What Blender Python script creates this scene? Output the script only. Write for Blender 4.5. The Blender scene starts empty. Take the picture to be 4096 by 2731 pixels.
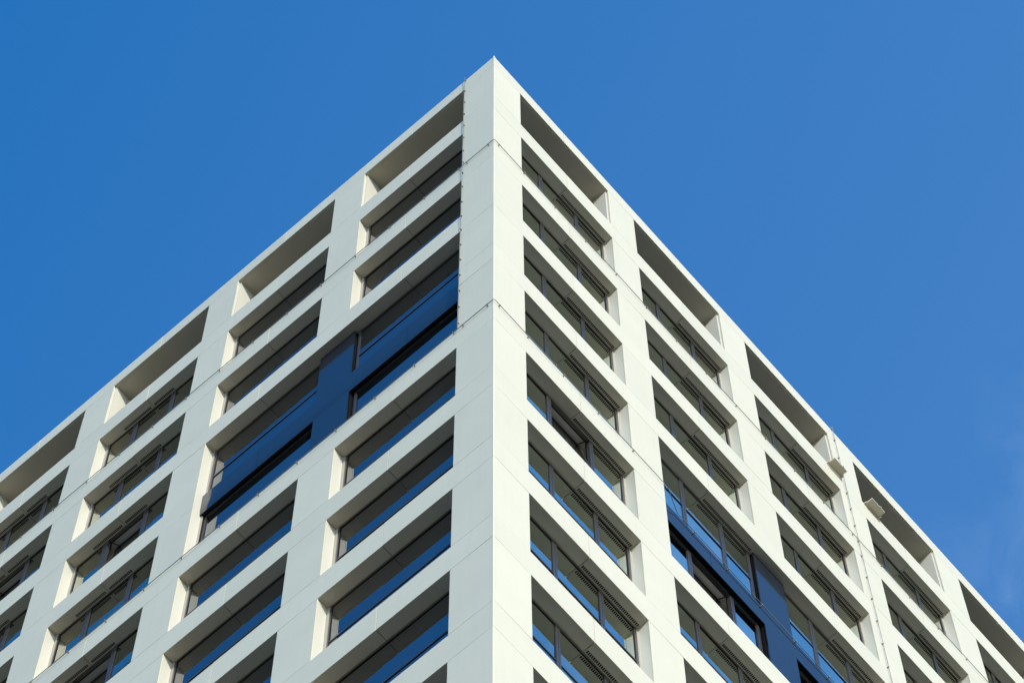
import bpy, bmesh, math, random
from mathutils import Vector, Matrix

R = math.radians
rng = random.Random(7)
sc = bpy.context.scene
COL = sc.collection

# ------------------------------------------------------------------ measured sizes
H = 87.61                                   # roof edge above the ground
PITCH = 3.602
ZT = [-0.80, -4.424, -8.050, -11.630, -15.203, -18.815, -22.430, -26.028, -29.610, -33.222]
ZB = [-3.390, -7.025, -10.620, -14.216, -17.818, -21.437, -25.023, -28.640, -32.220]
while len(ZT) < 24:
    ZT.append(ZT[-1] - PITCH)
while len(ZB) < 23:
    ZB.append(ZB[-1] - PITCH)
NROW = 23
LEFT = [(0.954 + 4.1185 * i, 4.116 + 4.1165 * i) for i in range(5)]      # openings of the left facade (near, far)
RIGHT = [(0.942 + 4.1655 * i, 4.157 + 4.1560 * i) for i in range(6)]
LEFT_END = LEFT[-1][1] + 0.96
RIGHT_END = RIGHT[-1][1] + 0.96
CAM = Vector((-17.7659, -15.5712, -85.9622 + H))
AZ, PIT, ROLL, FPX = 0.7051, 1.2258, -0.0124, 14842.2
SUN = Vector((-0.375, -0.81, 0.44)).normalized()

# ------------------------------------------------------------------ camera
fw = Vector((math.cos(PIT) * math.cos(AZ), math.cos(PIT) * math.sin(AZ), math.sin(PIT)))
rt = Vector((math.sin(AZ), -math.cos(AZ), 0))
up = rt.cross(fw)
rt2 = math.cos(ROLL) * rt + math.sin(ROLL) * up
up2 = -math.sin(ROLL) * rt + math.cos(ROLL) * up
cd = bpy.data.cameras.new('camera')
cam = bpy.data.objects.new('camera', cd)
COL.objects.link(cam)
cam.matrix_world = Matrix(((rt2.x, up2.x, -fw.x, CAM.x), (rt2.y, up2.y, -fw.y, CAM.y), (rt2.z, up2.z, -fw.z, CAM.z), (0, 0, 0, 1)))
cd.sensor_width = 36.0
cd.lens = 36.0 * FPX / 4096.0
cd.clip_start = 0.5
cd.clip_end = 6000
sc.camera = cam


def in_frame(side, u, z, m=1.13):
    p = Vector((u, 0, z + H)) if side == 'R' else Vector((0, u, z + H))
    d = p - CAM
    k = d.dot(fw)
    return abs(d.dot(rt2) / k * FPX) < 2048 * m and abs(d.dot(up2) / k * FPX) < 1365 * m


def bay_seen(side, a, b, z0, z1):
    return any(in_frame(side, a + (b - a) * i / 4, z0 + (z1 - z0) * j / 3) for i in range(5) for j in range(4))


# ------------------------------------------------------------------ materials
def mat(name, base, rough=0.5, metal=0.0, ior=1.5, spec=0.5, coat=0.0, dirt=0.0, streak=0.0, wave=0.0, wave_scale=0.6):
    m = bpy.data.materials.new(name)
    m.use_nodes = True
    nt = m.node_tree
    b = nt.nodes['Principled BSDF']
    b.inputs['Base Color'].default_value = (*base, 1)
    b.inputs['Roughness'].default_value = rough
    b.inputs['Metallic'].default_value = metal
    b.inputs['IOR'].default_value = ior
    b.inputs['Specular IOR Level'].default_value = spec
    b.inputs['Coat Weight'].default_value = coat
    geo = nt.nodes.new('ShaderNodeNewGeometry')
    if dirt or streak:
        n1 = nt.nodes.new('ShaderNodeTexNoise')
        n1.inputs['Scale'].default_value = 0.9
        n1.inputs['Detail'].default_value = 5
        nt.links.new(geo.outputs['Position'], n1.inputs['Vector'])
        mp = nt.nodes.new('ShaderNodeMapping')
        mp.inputs['Scale'].default_value = (9, 9, 0.35)
        nt.links.new(geo.outputs['Position'], mp.inputs['Vector'])
        n2 = nt.nodes.new('ShaderNodeTexNoise')
        n2.inputs['Scale'].default_value = 1.0
        n2.inputs['Detail'].default_value = 6
        nt.links.new(mp.outputs[0], n2.inputs['Vector'])
        r1 = nt.nodes.new('ShaderNodeMapRange')
        r1.inputs[1].default_value, r1.inputs[2].default_value = 0.35, 0.7
        r1.inputs[3].default_value, r1.inputs[4].default_value = 1.0, 1.0 - dirt
        nt.links.new(n1.outputs[0], r1.inputs[0])
        r2 = nt.nodes.new('ShaderNodeMapRange')
        r2.inputs[1].default_value, r2.inputs[2].default_value = 0.45, 0.8
        r2.inputs[3].default_value, r2.inputs[4].default_value = 1.0, 1.0 - streak
        nt.links.new(n2.outputs[0], r2.inputs[0])
        mu = nt.nodes.new('ShaderNodeMath')
        mu.operation = 'MULTIPLY'
        nt.links.new(r1.outputs[0], mu.inputs[0])
        nt.links.new(r2.outputs[0], mu.inputs[1])
        mx = nt.nodes.new('ShaderNodeVectorMath')
        mx.operation = 'SCALE'
        mx.inputs[0].default_value = base
        at = nt.nodes.new('ShaderNodeAttribute')         # each panel has a slightly different coat
        at.attribute_name = 'tone'
        ma = nt.nodes.new('ShaderNodeMath')
        ma.operation = 'MULTIPLY_ADD'
        ma.inputs[1].default_value = 0.022
        ma.inputs[2].default_value = 1.0
        nt.links.new(at.outputs['Fac'], ma.inputs[0])
        mm2 = nt.nodes.new('ShaderNodeMath')
        mm2.operation = 'MULTIPLY'
        nt.links.new(mu.outputs[0], mm2.inputs[0])
        nt.links.new(ma.outputs[0], mm2.inputs[1])
        nt.links.new(mm2.outputs[0], mx.inputs['Scale'])
        nt.links.new(mx.outputs[0], b.inputs['Base Color'])
    if wave:
        n3 = nt.nodes.new('ShaderNodeTexNoise')
        n3.inputs['Scale'].default_value = wave_scale
        n3.inputs['Detail'].default_value = 1
        nt.links.new(geo.outputs['Position'], n3.inputs['Vector'])
        bp = nt.nodes.new('ShaderNodeBump')
        bp.inputs['Strength'].default_value = 1.0
        bp.inputs['Distance'].default_value = wave
        nt.links.new(n3.outputs[0], bp.inputs['Height'])
        nt.links.new(bp.outputs[0], b.inputs['Normal'])
    return m



def glass_mat(name, tint, f0, f_graze, clear=False, rise=(0.42, 0.78)):
    """coated glass: weak mirror seen square on, strong mirror at a glancing angle"""
    m = mat(name, (0.006, 0.007, 0.007), 0.3, spec=0.0)
    nt = m.node_tree
    b = nt.nodes['Principled BSDF']
    out = nt.nodes['Material Output']
    gl = nt.nodes.new('ShaderNodeBsdfGlossy')
    gl.inputs['Color'].default_value = (*tint, 1)
    gl.inputs['Roughness'].default_value = 0.0
    lw = nt.nodes.new('ShaderNodeLayerWeight')
    lw.inputs['Blend'].default_value = 0.5
    mr = nt.nodes.new('ShaderNodeMapRange')
    mr.inputs[1].default_value, mr.inputs[2].default_value = rise
    mr.inputs[3].default_value, mr.inputs[4].default_value = f0, f_graze
    nt.links.new(lw.outputs['Facing'], mr.inputs[0])
    mx = nt.nodes.new('ShaderNodeMixShader')
    nt.links.new(mr.outputs[0], mx.inputs[0])
    if clear:
        tr = nt.nodes.new('ShaderNodeBsdfTransparent')
        tr.inputs['Color'].default_value = (0.72, 0.76, 0.72, 1)
        nt.links.new(tr.outputs[0], mx.inputs[1])
    else:
        nt.links.new(b.outputs[0], mx.inputs[1])
    nt.links.new(gl.outputs[0], mx.inputs[2])
    nt.links.new(mx.outputs[0], out.inputs['Surface'])
    geo = nt.nodes.new('ShaderNodeNewGeometry')
    n3 = nt.nodes.new('ShaderNodeTexNoise')
    n3.inputs['Scale'].default_value = 0.5
    n3.inputs['Detail'].default_value = 1
    nt.links.new(geo.outputs['Position'], n3.inputs['Vector'])
    bp = nt.nodes.new('ShaderNodeBump')
    bp.inputs['Strength'].default_value = 1.0
    bp.inputs['Distance'].default_value = 0.0012
    nt.links.new(n3.outputs[0], bp.inputs['Height'])
    nt.links.new(bp.outputs[0], gl.inputs['Normal'])
    return m


M = {
    'panel': mat('white_aluminium_panel', (0.70, 0.678, 0.50), 0.42, spec=0.45, dirt=0.04, streak=0.032, wave=0.004, wave_scale=0.7),
    'soffit': mat('beige_soffit_panel', (0.67, 0.625, 0.495), 0.5, spec=0.4, dirt=0.05),
    'jamb': mat('white_jamb_panel', (0.625, 0.635, 0.545), 0.45, spec=0.4, dirt=0.02),
    'joint': mat('dark_joint', (0.17, 0.16, 0.135), 0.8),
    'trim': mat('beige_metal_trim', (0.42, 0.40, 0.33), 0.4),
    'frame': mat('anthracite_frame', (0.045, 0.045, 0.046), 0.28, spec=0.35),
    'head': mat('bronze_head_frame', (0.12, 0.11, 0.09), 0.45),
    'gasket': mat('black_gasket', (0.006, 0.006, 0.006), 0.7, spec=0.2),
    'black': mat('black_lining_shade', (0.004, 0.004, 0.004), 0.75, spec=0.1),  # dark linings; also stands for shade in openings and open sashes
    'glass_dark': glass_mat('dark_window_glass', (0.95, 0.97, 1.0), 0.05, 0.33, rise=(0.30, 0.60)),
    'glass_grey': glass_mat('grey_window_glass', (0.86, 0.88, 0.80), 0.06, 0.60, rise=(0.30, 0.62)),
    'glass_mirror': glass_mat('bright_sky_window_glass', (0.92, 0.99, 0.90), 0.03, 0.90, rise=(0.55, 0.78)),  # mirror strengthened to stand for polarised skylight on the right facade
    'glass_clear': glass_mat('clear_sash_glass', (0.9, 0.9, 0.9), 0.07, 0.30, clear=True),
    'blue': mat('dark_blue_gloss_panel', (0.012, 0.018, 0.028), 0.10, ior=1.28, wave=0.006, wave_scale=0.4),
    'grille': mat('grille_slot', (0.012, 0.012, 0.011), 0.8),
    'cable': mat('bare_metal_cable', (0.22, 0.22, 0.21), 0.45, metal=0.2),
    'clip': mat('cable_clip', (0.38, 0.35, 0.29), 0.6),
    'room': mat('pale_room_lining', (0.80, 0.75, 0.64), 0.8),
    'lamp': mat('beige_lamp_housing', (0.60, 0.57, 0.48), 0.45),
    'lens': mat('lamp_cover', (0.52, 0.48, 0.37), 0.3),
    'core': mat('wall_render', (0.45, 0.45, 0.43), 0.8),
    'roof': mat('roof_membrane', (0.25, 0.25, 0.24), 0.9),
}
MI = list(M)


class MB:
    """collects boxes in facade coordinates (along, depth, height) and links them as ONE mesh"""

    def __init__(self, side):
        self.side, self.bm, self.mats = side, bmesh.new(), []

    def idx(self, k):
        if k not in self.mats:
            self.mats.append(k)
        return self.mats.index(k)

    def pt(self, u, d, z):
        return (u, d, z + H) if self.side == 'R' else (d, u, z + H)

    def hexa(self, pts, k):
        tone = self.bm.faces.layers.float.get('tone') or self.bm.faces.layers.float.new('tone')
        tv = rng.uniform(-1, 1)
        v = [self.bm.verts.new(self.pt(*p)) for p in pts]
        i = self.idx(k)
        for f in ((0, 3, 2, 1), (4, 5, 6, 7), (0, 1, 5, 4), (1, 2, 6, 5), (2, 3, 7, 6), (3, 0, 4, 7)):
            if self.side == 'L':
                f = f[::-1]
            fc = self.bm.faces.new([v[j] for j in f])
            fc.material_index = i
            fc[tone] = tv
        return self

    def box(self, u0, u1, d0, d1, z0, z1, k, wob=0.0):
        w = [rng.uniform(-wob, wob) if wob else 0.0 for _ in range(4)]
        return self.hexa([(u0, d0 + w[0], z0), (u1, d0 + w[1], z0), (u1, d1, z0), (u0, d1, z0),
                          (u0, d0 + w[2], z1), (u1, d0 + w[3], z1), (u1, d1, z1), (u0, d1, z1)], k)

    def build(self, name, parent=None, bevel=0.0, label=None):
        me = bpy.data.meshes.new(name)
        self.bm.to_mesh(me)
        self.bm.free()
        for k in self.mats:
            me.materials.append(M[k])
        o = bpy.data.objects.new(name, me)
        COL.objects.link(o)
        if parent is not None:
            o.parent = parent
        if bevel:
            b = o.modifiers.new('bevel', 'BEVEL')
            b.width = bevel
            b.segments = 2
            b.limit_method = 'ANGLE'
        if label:
            o['label'] = label
        return o


def tag(o, label, cat=None, group=None, kind=None):
    o['label'] = label
    if cat:
        o['category'] = cat
    if group:
        o['group'] = group
    if kind:
        o['kind'] = kind
    return o


def empty(name, loc=(0, 0, 0)):
    o = bpy.data.objects.new(name, None)
    COL.objects.link(o)
    o.location = loc
    return o


# ------------------------------------------------------------------ the building
tower = empty('office_tower')
tag(tower, 'white panelled office tower seen from below at its sharp corner against the blue sky', 'building')
PL = 0.030            # cladding thickness
FR, GL = 0.262, 0.286  # front of the window frames and of the glass behind the facade plane
SPEC = {'L': (3, 4, 0, 1), 'R': (4, 5, 1, 2)}      # the double-height dark window: rows, bays


def special(side, row, bay):
    r0, r1, b0, b1 = SPEC[side]
    return r0 <= row <= r1 and b0 <= bay <= b1


def reveal(mb, a, b, zb, zt, depth=0.36, joints=()):
    """lining of an opening: soffit, jambs and sill just behind the cladding"""
    e = 0.004
    cuts = [a] + list(joints) + [b]
    for i in range(len(cuts) - 1):
        l = cuts[i] + (0.006 if i else 0.0)
        r = cuts[i + 1] - (0.006 if i < len(cuts) - 2 else 0.0)
        mb.box(l, r, PL + 0.001, depth, zt + e, zt + 0.05, 'soffit')
    for j in joints:
        mb.box(j - 0.006, j + 0.006, PL + 0.001, depth, zt + 0.02, zt + 0.045, 'gasket')
    mb.box(a - 0.05, a - e, PL + 0.001, depth, zb - 0.02, zt + 0.05, 'jamb')
    mb.box(b + e, b + 0.05, PL + 0.001, depth, zb - 0.02, zt + 0.05, 'jamb')
    mb.box(a, b, PL + 0.001, depth, zb - 0.05, zb - e, 'panel')


def grille(side, parent, u0, u1, zt, d0=0.182, d1=0.240):
    mb = MB(side)
    mb.box(u0, u1, d0, d1, zt + 0.002, zt + 0.0038, 'grille')
    n = max(6, round((u1 - u0) / 0.0413))
    for i in range(n + 1):
        u = u0 + (u1 - u0) * i / n
        mb.box(u - 0.0055, u + 0.0055, d0 - 0.001, d1 + 0.001, zt - 0.001, zt + 0.0018, 'soffit')
    mb.build('vent_grille', parent)


def pane(side, parent, u0, u1, z0, z1, k, d=GL):
    mb = MB(side)
    mb.box(u0 - 0.01, u1 + 0.01, d, d + 0.014, z0 - 0.01, z1 + 0.01, k, wob=0.004)
    return mb.build('pane', parent)


def open_sash(side, parent, u0, u1, z0, z1, k, d, deg=8.5, room_depth=2.2):
    """a bottom hung sash leaning into the room, with the dim room behind it"""
    t = R(deg)

    def tr(u, dd, z):
        y, h = dd, z - z0
        return (u, d + y * math.cos(t) + h * math.sin(t), z0 + h * math.cos(t) - y * math.sin(t))

    def tb(mb, a, b, d0, d1, c, e, kk):
        mb.hexa([tr(a, d0, c), tr(b, d0, c), tr(b, d1, c), tr(a, d1, c), tr(a, d0, e), tr(b, d0, e), tr(b, d1, e), tr(a, d1, e)], kk)
    w = 0.05
    mb = MB(side)
    tb(mb, u0, u0 + w, -0.012, 0.05, z0, z1, 'frame')
    tb(mb, u1 - w, u1, -0.012, 0.05, z0, z1, 'frame')
    tb(mb, u0 + w, u1 - w, -0.012, 0.05, z1 - w, z1, 'frame')
    tb(mb, u0 + w, u1 - w, -0.012, 0.05, z0, z0 + w, 'frame')
    tb(mb, u0 + w - 0.004, u1 - w + 0.004, 0.004, 0.016, z0 + w - 0.004, z1 - w + 0.004, 'glass_clear')
    s = mb.build('open_sash', parent, label='sash tilted open into the dark room')
    mb = MB(side)                                   # stay arms from the frame to the top of the sash
    for (uu, sg) in ((u1, -1), (u0, 1)):
        p = tr(uu, 0, z1)
        for dz in (0.0,):
            mb.hexa([(uu + sg * 0.004, d, z1 - 0.03), (uu + sg * 0.02, d, z1 - 0.03), (uu + sg * 0.11, p[1], p[2] - 0.01), (uu + sg * 0.09, p[1], p[2] - 0.01),
                     (uu + sg * 0.004, d, z1 - 0.01), (uu + sg * 0.02, d, z1 - 0.01), (uu + sg * 0.11, p[1], p[2] + 0.01), (uu + sg * 0.09, p[1], p[2] + 0.01)], 'frame')
    mb.build('stay_arm', parent)
    mb = MB(side)                                   # the room
    a, b, zz0, zz1, e0, e1 = u0 - 0.25, u1 + 0.25, z0 - 1.0, z1 + 0.12, d + 0.09, d + room_depth
    mb.box(u0 - 0.02, u1 + 0.02, d + 0.055, d + 0.075, z1 + 0.004, zz1 + 0.04, 'black')      # lintel, black to stand for the shade under the window head
    mb.box(u1 + 0.004, u1 + 0.20, d + 0.058, d + 0.09, zz0, z1, 'black')  # shade in the gap beside the sash, put in as black
    mb.box(a, b, d + 0.077, e1, z1 + 0.02, z1 + 0.07, 'room')
    mb.box(a, b, e0, e1, zz0 - 0.05, zz0, 'room')
    mb.box(a - 0.05, a, e0, e1, zz0, zz1, 'room')
    mb.box(b, b + 0.05, e0, e1, zz0, zz1, 'room')
    mb.box(a, b, e1, e1 + 0.05, zz0, zz1, 'room')
    mb.build('room', parent)


OPEN = {('R', 5, 0), ('L', 3, 2), ('L', 2, 3), ('L', 5, 2), ('L', 6, 3)}


def window(side, row, bay, a, b):
    zb, zt = ZB[row], ZT[row]
    plain = side == 'L' and bay < 2
    glass = 'glass_mirror' if side == 'R' else ('glass_dark' if plain else 'glass_grey')
    tz = zb + (1.04 if side == 'L' else 1.14)          # transom
    tw = 0.040 if side == 'R' else 0.070
    ax, bx = a + tw, b - tw                             # dark frame starts beside the light trim
    cuts = [] if plain else ([(a + 0.92, a + 1.035), (a + 2.175, a + 2.285)] if side == 'R' else [(a + 0.945, a + 1.075), (a + 2.135, a + 2.285)])
    mb = MB(side)
    f = 0.055 if side == 'R' else 0.035
    zt_ = zt - 0.05
    mb.box(ax, bx, FR, 0.34, zt_, zt + 0.002, 'head')
    mb.box(ax, bx, FR, 0.34, zb, zb + 0.06, 'frame')
    mb.box(ax, ax + f, FR, 0.34, zb + 0.06, zt_, 'frame')
    mb.box(bx - f, bx, FR, 0.34, zb + 0.06, zt_, 'frame')
    for (c0, c1) in cuts:
        m = (c0 + c1) / 2
        mb.box(c0, m - 0.004, FR, 0.34, zb + 0.06, zt_, 'frame')
        mb.box(m + 0.004, c1, FR, 0.34, zb + 0.06, zt_, 'frame')
        mb.box(m - 0.004, m + 0.004, FR + 0.012, 0.33, zb + 0.06, zt_, 'gasket')
    edges = [ax + f] + [v for c in cuts for v in c] + [bx - f]
    spans = [(edges[i], edges[i + 1]) for i in range(0, len(edges), 2)]
    for (l, r) in spans:
        mb.box(l, r, FR + 0.006, 0.33, tz - 0.022, tz + 0.022, 'frame')
    w = mb.build('window', tower, bevel=0.004)
    # light trim between jamb and frame
    for (l, r, g0, g1) in ((a - 0.003, ax - 0.006, ax - 0.006, ax), (bx + 0.006, b + 0.003, bx, bx + 0.006)):
        mb = MB(side)
        mb.box(l, r, FR - 0.008, 0.34, zb - 0.003, zt + 0.003, 'trim')
        mb.box(g0, g1, FR + 0.01, 0.34, zb - 0.003, zt + 0.003, 'gasket')
        mb.build('trim', w)
    mb = MB(side)
    reveal(mb, a, b, zb, zt, joints=(a + (1.64 if side == 'L' else 1.625),))
    mb.build('reveal', w)
    for i, (l, r) in enumerate(spans):
        pane(side, w, l, r, zb + 0.06, tz - 0.022, glass)
        if (side, row, bay) in OPEN and i == 1:
            open_sash(side, w, l, r, tz + 0.022, zt_, glass, GL)
        else:
            pane(side, w, l, r, tz + 0.022, zt_, glass)
            # slim glazing bead round the upper pane
            mb = MB(side)
            g = 0.014
            mb.box(l, l + g, GL - 0.008, GL - 0.001, tz + 0.022, zt_, 'gasket')
            mb.box(r - g, r, GL - 0.008, GL - 0.001, tz + 0.022, zt_, 'gasket')
            mb.box(l + g, r - g, GL - 0.008, GL - 0.001, zt_ - g, zt_, 'gasket')
            mb.build('gasket', w)
    if not plain:
        if side == 'R':
            grille(side, w, a + 1.655, b - 0.035, zt)
        else:
            grille(side, w, a + 0.955, a + 1.59, zt)
            grille(side, w, a + 1.69, a + 2.54, zt)


def roof_opening(side, a, b):
    zb, zt = ZB[0], ZT[0]
    mb = MB(side)
    reveal(mb, a, b, zb, zt, depth=0.062)
    i = 0.034
    mb.box(a, b, 0.064, 0.56, zt - 0.016, zt + 0.03, 'soffit')          # inner lining set a little inside the outer frame
    mb.box(a - 0.02, a + i, 0.064, 0.56, zb, zt - 0.017, 'jamb')
    mb.box(b - i, b + 0.02, 0.064, 0.56, zb, zt - 0.017, 'jamb')
    mb.box(a + i, b - i, 0.064, 0.56, zb - 0.02, zb + 0.004, 'panel')
    mb.box(a - 0.1, b + 0.1, 0.60, 0.66, zb - 0.3, zt + 0.4, 'black')  # back wall painted black to stand for the dark depth behind
    mb.build('roof_opening', tower)


def facade(side, bays, end):
    # piers between the openings: one plate per storey
    edges = [(0.022, bays[0][0])] + [(bays[i][1], bays[i + 1][0]) for i in range(len(bays) - 1)] + [(bays[-1][1], end)]
    for pi, (l, r) in enumerate(edges):
        mb = MB(side)
        r0, r1, b0, b1 = SPEC[side]
        for k in range(NROW):
            if pi == b0 + 1 and r0 <= k <= r1:
                if k == r0:
                    mb.build('pier', tower, bevel=0.004)
                    mb = MB(side)
                continue
            mb.box(l, r, 0.0, PL, ZB[k] + 0.006, ZT[k] - 0.010, 'panel', wob=0.0022)
            l2 = l + (0.056 if pi else 0.03)
            mb.box(l2, r - 0.056, PL + 0.004, 0.20, ZB[k] - 0.05, ZT[k] + 0.05, 'joint')
        mb.build('pier', tower, bevel=0.004)
    # spandrel bands: plates that meet at mid-bay joints and run across the piers
    mids = [a + (1.64 if side == 'L' else 1.625) for a, b in bays]
    for k in range(NROW):
        z1, z0 = ZB[k], ZT[k + 1]
        segs = [(0.022, end)]
        r0, r1, b0, b1 = SPEC[side]
        if r0 <= k < r1:
            segs = [(0.022, bays[b0][0]), (bays[b1][1], end)]
        for (s0, s1) in segs:
            mb = MB(side)
            cuts = [s0] + [m for m in mids if s0 < m < s1] + [s1]
            for i in range(len(cuts) - 1):
                l = cuts[i] + (0.005 if i else 0)
                r = cuts[i + 1] - (0.005 if i < len(cuts) - 2 else 0)
                mb.box(l, r, 0.0, PL, z0, z1, 'panel', wob=0.0022)
            mb.box(s0 + 0.03, s1, PL + 0.004, 0.20, z0 + 0.056, z1 - 0.056, 'joint')
            mb.build('spandrel', tower, bevel=0.004)
    # parapet beam above the top openings
    mb = MB(side)
    cuts = [0.022] + mids + [end]
    for i in range(len(cuts) - 1):
        l = cuts[i] + (0.005 if i else 0)
        r = cuts[i + 1] - (0.005 if i < len(cuts) - 2 else 0)
        mb.hexa([(l, 0, ZT[0]), (r, 0, ZT[0]), (r, PL, ZT[0]), (l, PL, ZT[0]),
                 (l, 0.012, 0), (r, 0.012, 0), (r, 0.5, 0), (l, 0.5, 0)], 'panel')
    mb.build('parapet', tower, bevel=0.005)
    # openings
    for bi, (a, b) in enumerate(bays):
        roof_opening(side, a, b)
    hid = MB(side)
    any_hid = False
    for k in range(1, NROW):
        for bi, (a, b) in enumerate(bays):
            if special(side, k, bi):
                continue
            if bay_seen(side, a, b, ZB[k], ZT[k]):
                window(side, k, bi, a, b)
            else:
                any_hid = True
                reveal(hid, a, b, ZB[k], ZT[k])
                hid.box(a, b, GL, GL + 0.03, ZB[k], ZT[k], 'glass_dark')
    o = hid.build('lower_storeys', tower)
    o['kind'] = 'stuff'


facade('L', LEFT, LEFT_END)
facade('R', RIGHT, RIGHT_END)


# ------------------------------------------------------------------ the two double-height windows with dark blue panels
def double_window(side, a, b, rows, pier, mull_top, mull_low, open_low, grilles, joints, D=0.197):
    r0, r1 = rows
    zt, zm, zl, zb = ZT[r0], ZB[r0], ZT[r1], ZB[r1]
    if side == 'R':
        band_t, band_b, tz = zm - 0.15, zl - 0.005, zm + 1.16
    else:
        band_t, band_b, tz = zm - 0.03, zl - 0.07, zm + 1.03
    glass = 'glass_mirror' if side == 'R' else 'glass_dark'
    top_d, low_d = 0.296, 0.335
    p0, p1 = pier
    mb = MB(side)                                    # one glossy sheet: pier panel and band
    if side == 'R':
        mb.box(p0, p1, D, D + 0.03, zb, zt, 'blue')
    else:
        mb.box(p0, p1, D, D + 0.03, band_t + 0.001, zt, 'blue')
        mb.box(p0, p1, D, D + 0.03, zb, band_b - 0.001, 'blue')

    def band(l, r):
        if side == 'R':
            mb.box(l, r, D, D + 0.03, band_b, band_t, 'blue')
            return
        n = 12                                       # the sheet of the band bows forward and rolls back at its lower edge
        i_m = mb.idx('blue')
        rows_ = []
        for j in range(n + 1):
            t = j / n
            z = band_t + (band_b - band_t) * t
            dd = D + 0.014 * max(0.0, (t - 0.55) / 0.45) ** 2
            rows_.append([mb.bm.verts.new(mb.pt(u, dd, z)) for u in (l, r)])
        back = [[mb.bm.verts.new(mb.pt(u, D + 0.05, z)) for u in (l, r)] for z in (band_t, band_b)]
        for j in range(n):
            f = mb.bm.faces.new((rows_[j][0], rows_[j][1], rows_[j + 1][1], rows_[j + 1][0]))
            f.material_index = i_m
            f.smooth = True
        rows_ = [[mb.bm.verts.new(v.co) for v in q] for q in rows_]      # the folded edges keep their own corners
        mb.bm.faces.new((rows_[0][1], rows_[0][0], back[0][0], back[0][1])).material_index = i_m
        mb.bm.faces.new((rows_[n][0], rows_[n][1], back[1][1], back[1][0])).material_index = i_m
        mb.bm.faces.new([rows_[j][0] for j in range(n + 1)] + [back[1][0], back[0][0]]).material_index = i_m
        mb.bm.faces.new([rows_[j][1] for j in range(n, -1, -1)] + [back[0][1], back[1][1]]).material_index = i_m
    if side == 'R':
        runs = ([a] + [q for q in joints if q < p0] + [p0], [p1] + [q for q in joints if q > p1] + [b])
    else:
        runs = ([a] + list(joints) + [b],)
    for ri, cuts in enumerate(runs):
        for i in range(len(cuts) - 1):
            l = cuts[i] + (0.005 if i else (0.004 if ri == 0 else 0.0))
            r = cuts[i + 1] - (0.005 if i < len(cuts) - 2 else (0.004 if ri == len(runs) - 1 else 0.0))
            band(l, r)
    bp = mb.build('blue_panel', tower, label='glossy dark blue panel between the windows of two storeys')
    mb = MB(side)                                    # black linings behind the sheet
    for (l, r) in ((a, p0), (p1, b)):
        mb.box(l, r, D + 0.054, 0.42, band_b + 0.004, band_t - 0.02, 'black')
    mb.box(p0 + 0.004, p1 - 0.004, D + 0.054, 0.42, zb, zt, 'black')
    mb.build('black_lining_shade', bp)
    halves = [(a, p0, mull_top[0], mull_low[0], open_low[0]), (p1, b, mull_top[1], mull_low[1], open_low[1])]
    for hi, (l, r, mt, ml, op) in enumerate(halves):
        for lvl in (0, 1):
            z0, z1 = (band_t - 0.02, zt) if lvl == 0 else (zb, band_b)
            d = top_d if lvl == 0 else low_d
            fd = d - 0.024
            t = tz if lvl == 0 else zb + (1.14 if side == 'R' else 1.03)
            mb = MB(side)
            f = 0.075 if side == 'R' else 0.06
            lx = l + (0.044 if hi == 0 else 0.015)
            rx = r - (0.044 if hi == 1 else 0.045)
            mb.box(lx, rx, fd, 0.40, z1 - 0.05, z1 + (0.002 if lvl == 0 else 0.003), 'head' if lvl == 0 else 'frame')
            mb.box(lx, rx, fd, 0.40, z0, z0 + 0.04, 'frame')
            mb.box(lx, lx + f, fd, 0.40, z0 + 0.04, z1 - 0.05, 'frame')
            mb.box(rx - f, rx, fd, 0.40, z0 + 0.04, z1 - 0.05, 'frame')
            mm = mt if lvl == 0 else ml
            for (c0, c1) in mm:
                c = (c0 + c1) / 2
                mb.box(c0, c - 0.004, fd, 0.40, z0 + 0.04, z1 - 0.05, 'frame')
                mb.box(c + 0.004, c1, fd, 0.40, z0 + 0.04, z1 - 0.05, 'frame')
                mb.box(c - 0.004, c + 0.004, fd + 0.012, 0.40, z0 + 0.04, z1 - 0.05, 'gasket')
            ed = [lx + f] + [v for c in mm for v in c] + [rx - f]
            spans = [(ed[i], ed[i + 1]) for i in range(0, len(ed), 2)]
            for (s0, s1) in spans:
                mb.box(s0, s1, d - 0.018, 0.38, t - 0.022, t + 0.022, 'frame')
            w = mb.build('window', tower, bevel=0.004)
            for i, (s0, s1) in enumerate(spans):
                pane(side, w, s0, s1, z0 + 0.04, t - 0.022, glass, d)
                if lvl == 1 and op == i:
                    open_sash(side, w, s0, s1, t + 0.022, z1 - 0.05, glass, d)
                else:
                    pane(side, w, s0, s1, t + 0.022, z1 - 0.05, glass, d)
            if lvl == 0:
                mb = MB(side)
                ins = [j for j in joints if l < j < r]
                e = 0.004
                cc = [l if hi == 0 else (p0 + p1) / 2] + ins + [r if hi == 1 else (p0 + p1) / 2]
                for i in range(len(cc) - 1):
                    mb.box(cc[i] + (0.006 if i else 0), cc[i + 1] - (0.006 if i < len(cc) - 2 else 0), PL + 0.001, 0.40, zt + e, zt + 0.05, 'soffit')
                if hi == 0:
                    mb.box(a - 0.05, a - e, PL + 0.001, 0.40, zb - 0.02, zt + 0.05, 'jamb')
                else:
                    mb.box(b + e, b + 0.05, PL + 0.001, 0.40, zb - 0.02, zt + 0.05, 'jamb')
                mb.build('reveal', w)
                for (g0, g1) in grilles[hi]:
                    grille(side, w, g0, g1, zt, 0.182, 0.240)
            mb = MB(side)
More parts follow.
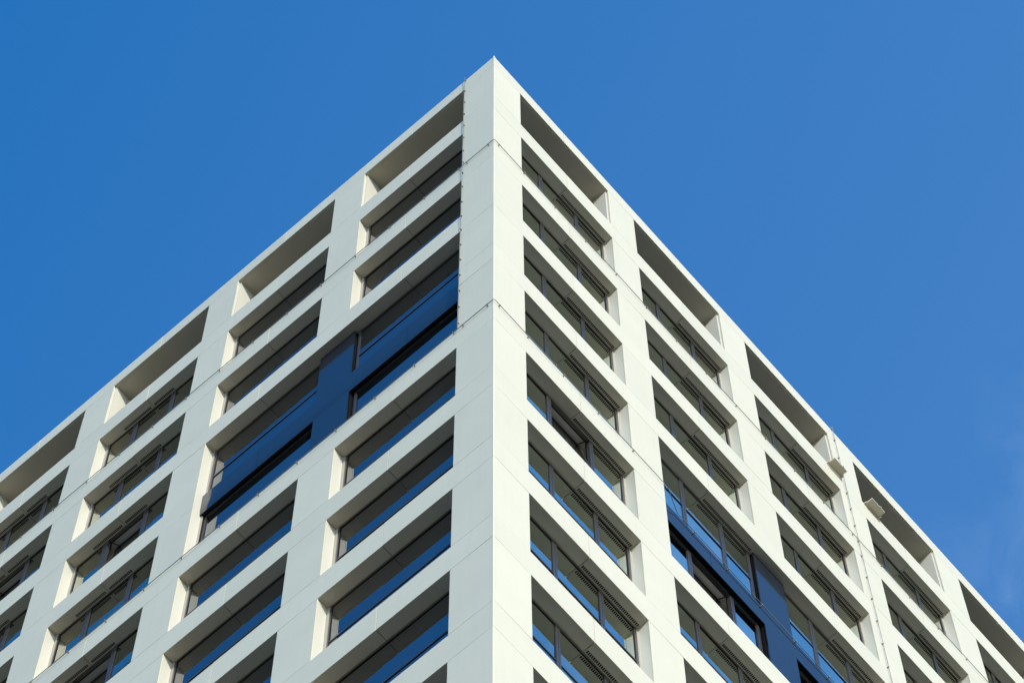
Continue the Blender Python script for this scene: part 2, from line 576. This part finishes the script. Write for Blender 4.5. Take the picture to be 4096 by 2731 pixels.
            if hi == 0:
                mb.box(l - 0.003, lx - 0.006, FR - 0.008, 0.39, z0 - 0.002, z1 - 0.003, 'trim')
                mb.box(lx - 0.006, lx, FR + 0.02, 0.39, z0, z1 - 0.003, 'gasket')
            else:
                mb.box(rx + 0.006, r + 0.003, FR - 0.008, 0.39, z0 - 0.002, z1 - 0.003, 'trim')
                mb.box(rx, rx + 0.006, FR + 0.02, 0.39, z0, z1 - 0.003, 'gasket')
            mb.build('trim', w)
    mb = MB(side)
    mb.box(a, b, PL + 0.001, 0.42, zb - 0.05, zb - 0.004, 'panel')
    mb.build('sill', tower)


double_window('R', RIGHT[1][0], RIGHT[2][1], (4, 5), (8.372, 9.352),
              ([(6.085, 6.205), (7.345, 7.465)], [(10.255, 10.375), (11.500, 11.620)]),
              ([(6.125, 6.235), (7.425, 7.535)], [(10.265, 10.375), (11.510, 11.620)]), (1, None),
              ([(6.79, 8.305)], [(10.985, 12.43)]), (6.735, 10.91))
double_window('L', LEFT[0][0], LEFT[1][1], (3, 4), (4.093, 5.070), ([], []), ([], []), (None, None), ([], []), (2.525, 6.65))

# sharp corner trim, in storey-high lengths
mb = MB('R')
zs = [0.0] + [v for k in range(NROW) for v in (ZT[k],)] + [-H]
for i in range(len(zs) - 1):
    z1, z0 = zs[i] - 0.003, zs[i + 1] + 0.003
    o = 0.0005 + 0.004 * rng.random()
    P = [(-o, 0.021, 0), (-o, 0.010, 0), (0.010, -o, 0), (0.021, -o, 0), (0.05, 0.05, 0)]
    lo = [mb.bm.verts.new((p[0], p[1], z0 + H)) for p in P]
    hi = [mb.bm.verts.new((p[0], p[1], z1 + H)) for p in P]
    m_i = mb.idx('panel')
    for j in range(5):
        mb.bm.faces.new((lo[j], lo[(j + 1) % 5], hi[(j + 1) % 5], hi[j])).material_index = m_i
    mb.bm.faces.new(lo[::-1]).material_index = m_i
    mb.bm.faces.new(hi).material_index = m_i
mb.build('corner_trim', tower)

# body of the building behind the facades, roof slab and the base storey
mb = MB('R')
mb.box(2.9, RIGHT_END - 0.1, 2.9, LEFT_END - 0.1, -H + 0.02, -0.5, 'core')
mb.box(0.51, RIGHT_END, 0.51, LEFT_END, -0.45, -0.03, 'roof')
mb.box(0.62, RIGHT_END - 0.01, LEFT_END - 0.25, LEFT_END - 0.02, -H + 0.02, -0.46, 'core')
mb.box(RIGHT_END - 0.25, RIGHT_END - 0.02, 0.62, LEFT_END - 0.26, -H + 0.02, -0.46, 'core')
zlow = ZB[NROW - 1] - 1.02
mb.box(0.04, RIGHT_END - 0.03, 0.04, 0.5, -H + 0.02, zlow, 'core')
mb.box(0.04, 0.5, 0.51, LEFT_END - 0.03, -H + 0.02, zlow, 'core')
mb.build('building_body', tower)


# ------------------------------------------------------------------ lightning conductors on clips
def tube(mb, pts, r, k, n=6):
    prev = None
    i_m = mb.idx(k)
    for i, p in enumerate(pts):
        p = Vector(p)
        a = Vector(pts[max(0, i - 1)])
        b = Vector(pts[min(len(pts) - 1, i + 1)])
        t = (b - a).normalized()
        s = t.cross(Vector((0, 0, 1)))
        if s.length < 1e-3:
            s = Vector((1, 0, 0))
        s.normalize()
        q = t.cross(s)
        ring = [mb.bm.verts.new(p + r * (math.cos(2 * math.pi * j / n) * s + math.sin(2 * math.pi * j / n) * q)) for j in range(n)]
        if prev:
            for j in range(n):
                mb.bm.faces.new((prev[j], prev[(j + 1) % n], ring[(j + 1) % n], ring[j])).material_index = i_m
        prev = ring


CR, SO = 0.0085, 0.038


def clip_at(root, side, u, z, d=0.0, vert=False):
    mb = MB(side)
    w, h = (0.022, 0.014) if vert else (0.014, 0.022)
    mb.box(u - w, u + w, d - 0.012, d - 0.001, z - h * 1.3, z + h * 1.3, 'clip')
    mb.box(u - 0.012, u + 0.012, d - SO - 0.012, d - 0.012, z - 0.012, z + 0.012, 'clip')
    mb.box(u - 0.013, u + 0.013, d - SO - 0.014, d - SO + 0.012, z - 0.013, z + 0.013, 'clip')
    mb.build('clip', root)


def ring_conductor(zc, lus, rus, label, blue=None):
    root = MB('R')
    path = []
    def sag(i):
        return rng.uniform(-0.006, 0.006)
    u = LEFT_END - 0.05
    while u > 0.16:
        path.append((-SO, u, zc + H + sag(0)))
        u -= 0.52
    path += [(-SO, 0.10, zc + H), (-SO, 0.0, zc + H + 0.004), (-SO * 0.75, -SO * 0.75, zc + H + 0.005), (0.0, -SO, zc + H + 0.004), (0.10, -SO, zc + H)]
    u = 0.5
    while u < RIGHT_END - 0.05:
        y = -SO
        if blue and blue[0] + 0.10 < u < blue[1] - 0.10:
            y = blue[2] - SO
        path.append((u, y, zc + H + sag(0) - (0.09 if y > 0 else 0)))
        if blue:
            for e, ya, yb in ((blue[0], -SO, blue[2] - SO), (blue[1], blue[2] - SO, -SO)):
                if u <= e < u + 0.52:
                    za = 0 if ya < 0 else 0.09
                    zb_ = 0 if yb < 0 else 0.09
                    path += [(e - (0.02 if ya < 0 else 0.05), ya, zc + H - za), (e + (0.05 if ya < 0 else 0.02), yb, zc + H - zb_)]
        u += 0.52
    tube(root, path, CR, 'cable')
    o = root.build('lightning_conductor')
    tag(o, label, 'cable', 'lightning conductors clipped to the facades')
    for u in lus:
        clip_at(o, 'L', u, zc)
    for u in rus:
        if blue and blue[0] < u < blue[1]:
            clip_at(o, 'R', u, zc - 0.09, blue[2])
        else:
            clip_at(o, 'R', u, zc)
    return o


lu = [0.15, 0.78, 1.02] + [2.04 + 1.033 * i for i in range(17)]
ru = [0.143, 1.0] + [2.058 + 1.047 * i for i in range(18)]
ring_conductor(-7.115, lu, ru, 'thin upper cable running round the corner under the second row of openings')
ring_conductor(-17.915, lu, ru, 'thin lower cable running round the corner and across the dark blue panels', blue=(RIGHT[1][0], RIGHT[2][1], 0.197))


def drop_conductor(side, u, z_top, z_bot, zs, label):
    mb = MB(side)
    path = []
    z = z_top
    while z > z_bot:
        path.append(mb.pt(u + rng.uniform(-0.007, 0.007), -SO, z))
        z -= 0.5
    path.append(mb.pt(u, -SO, z_bot))
    tube(mb, path, CR, 'cable')
    o = mb.build('lightning_conductor')
    tag(o, label, 'cable', 'lightning conductors clipped to the facades')
    for z in zs:
        clip_at(o, side, u, z, vert=True)


drop_conductor('L', 0.903, 0.10, -17.9, [-0.12, -1.04, -1.96, -2.97, -3.89, -4.85, -5.9, -6.8, -7.6, -8.6, -9.7, -10.7] + [-11.65 - 0.982 * i for i in range(7)],
               'upright cable beside the top openings of the shaded left facade')
drop_conductor('R', 12.71, 0.10, -45.0, [0.0, -0.81, -2.0, -3.2, -4.26, -5.25, -6.27, -7.2, -8.06] + [-9.28 - 1.2 * i for i in range(24)],
               'upright cable on the sunlit right facade passing behind a floodlight')


# ------------------------------------------------------------------ floodlights
def floodlight(x0, x1, z, label):
    root = empty('floodlight', (x0, 0, z + H))
    tag(root, label, 'floodlight', 'small floodlights on the sunlit facade')

    def done(mb, name, bevel=0.0):
        o = mb.build(name, root, bevel)
        o.matrix_parent_inverse = Matrix.Translation((-x0, 0, -z - H))
        return o
    mb = MB('R')
    mb.box(x0, x1, -0.235, -0.012, z, z + 0.042, 'lamp')
    for i in range(9):                                        # cooling ribs on the upper side
        u = x0 + 0.04 + (x1 - x0 - 0.08) * i / 8
        mb.box(u - 0.004, u + 0.004, -0.21, -0.035, z + 0.042, z + 0.065, 'lamp')
    done(mb, 'housing', 0.006)
    mb = MB('R')
    mb.box(x0 + 0.018, x1 - 0.018, -0.220, -0.030, z - 0.003, z + 0.001, 'lens')
    done(mb, 'cover')
    mb = MB('R')
    c = (x0 + x1) / 2
    mb.box(c + 0.06, c + 0.10, -0.255, -0.235, z + 0.004, z + 0.034, 'lamp')
    done(mb, 'knob', 0.004)
    mb = MB('R')
    mb.box(x1 + 0.004, x1 + 0.04, -0.10, -0.001, z - 0.02, z + 0.02, 'lamp')
    mb.box(x1 + 0.004, x1 + 0.06, -0.02, -0.001, z - 0.12, z - 0.021, 'lamp')
    mb.box(x0 - 0.03, x0 - 0.004, -0.08, -0.001, z - 0.01, z + 0.03, 'lamp')
    done(mb, 'bracket', 0.003)
    return root


floodlight(12.105, 12.575, -3.494, 'flat beige floodlight just in front of the upright cable under the parapet')
floodlight(13.525, 14.012, -3.434, 'flat beige floodlight below a dark top opening, right of the cable')

# ------------------------------------------------------------------ ground
bm = bmesh.new()
S = 3000
N = 24
for i in range(N + 1):
    for j in range(N + 1):
        bm.verts.new((-S + 2 * S * i / N, -S + 2 * S * j / N, 0))
bm.verts.ensure_lookup_table()
for i in range(N):
    for j in range(N):
        a = i * (N + 1) + j
        bm.faces.new((bm.verts[a], bm.verts[a + N + 1], bm.verts[a + N + 2], bm.verts[a + 1]))
me = bpy.data.meshes.new('ground')
bm.to_mesh(me)
bm.free()
ground = bpy.data.objects.new('ground', me)
COL.objects.link(ground)
me.materials.append(mat('grey_paving', (0.062, 0.056, 0.042), 0.85, dirt=0.3))
tag(ground, 'grey paved ground around the foot of the tower', kind='structure')

# ------------------------------------------------------------------ light
w = bpy.data.worlds.new('World')
sc.world = w
w.use_nodes = True
nt = w.node_tree
bg = nt.nodes['Background']
sky = nt.nodes.new('ShaderNodeTexSky')
sky.sky_type = 'NISHITA'
sky.sun_disc = False
sky.sun_elevation = math.asin(SUN.z)
sky.sun_rotation = math.atan2(SUN.x, SUN.y)
sky.altitude = 0
sky.air_density = 1.0
sky.dust_density = 0.4
sky.ozone_density = 4.0
bg.inputs['Strength'].default_value = 0.15
hs = nt.nodes.new('ShaderNodeHueSaturation')
hs.inputs['Saturation'].default_value = 1.28
nt.links.new(sky.outputs[0], hs.inputs['Color'])
# a veil of thin high cloud that thickens towards one side of the sky, with a few wisps
tc = nt.nodes.new('ShaderNodeTexCoord')
dt = nt.nodes.new('ShaderNodeVectorMath')
dt.operation = 'DOT_PRODUCT'
veil = (rt2 * 0.80 - up2 * 0.45).normalized()
dt.inputs[1].default_value = veil
nt.links.new(tc.outputs['Generated'], dt.inputs[0])
v1 = nt.nodes.new('ShaderNodeMapRange')
v1.inputs[1].default_value, v1.inputs[2].default_value = -0.16, 0.17
v1.inputs[3].default_value, v1.inputs[4].default_value = 0.0, 0.042
nt.links.new(dt.outputs['Value'], v1.inputs[0])
v2 = nt.nodes.new('ShaderNodeMapRange')
v2.interpolation_type = 'SMOOTHSTEP'
v2.inputs[1].default_value, v2.inputs[2].default_value = 0.10, 0.17
v2.inputs[3].default_value, v2.inputs[4].default_value = 0.0, 1.0
nt.links.new(dt.outputs['Value'], v2.inputs[0])
cn = nt.nodes.new('ShaderNodeTexNoise')
cn.inputs['Scale'].default_value = 28
cn.inputs['Detail'].default_value = 6
cn.inputs['Roughness'].default_value = 0.6
cn.inputs['Distortion'].default_value = 0.6
nt.links.new(tc.outputs['Generated'], cn.inputs['Vector'])
v3 = nt.nodes.new('ShaderNodeMapRange')
v3.interpolation_type = 'SMOOTHSTEP'
v3.inputs[1].default_value, v3.inputs[2].default_value = 0.44, 0.72
v3.inputs[3].default_value, v3.inputs[4].default_value = 0.0, 0.065
nt.links.new(cn.outputs[0], v3.inputs[0])
m1 = nt.nodes.new('ShaderNodeMath')
m1.operation = 'MULTIPLY_ADD'
nt.links.new(v2.outputs[0], m1.inputs[0])
nt.links.new(v3.outputs[0], m1.inputs[1])
nt.links.new(v1.outputs[0], m1.inputs[2])
mxc = nt.nodes.new('ShaderNodeMix')
mxc.data_type = 'RGBA'
mxc.inputs[7].default_value = (3.4, 4.5, 5.6, 1)
nt.links.new(m1.outputs[0], mxc.inputs[0])
nt.links.new(hs.outputs[0], mxc.inputs[6])
nt.links.new(mxc.outputs[2], bg.inputs[0])

sd = bpy.data.lights.new('sun', 'SUN')
sd.energy = 2.0
sd.angle = R(0.53)
sd.color = (1.0, 0.87, 0.71)
so = bpy.data.objects.new('sun', sd)
COL.objects.link(so)
so.rotation_euler = SUN.to_track_quat('Z', 'Y').to_euler()
so.location = (-60, -160, 160)

vs = sc.view_settings
vs.view_transform = 'Standard'
vs.look = 'None'
vs.exposure = 1.0
vs.gamma = 1.0
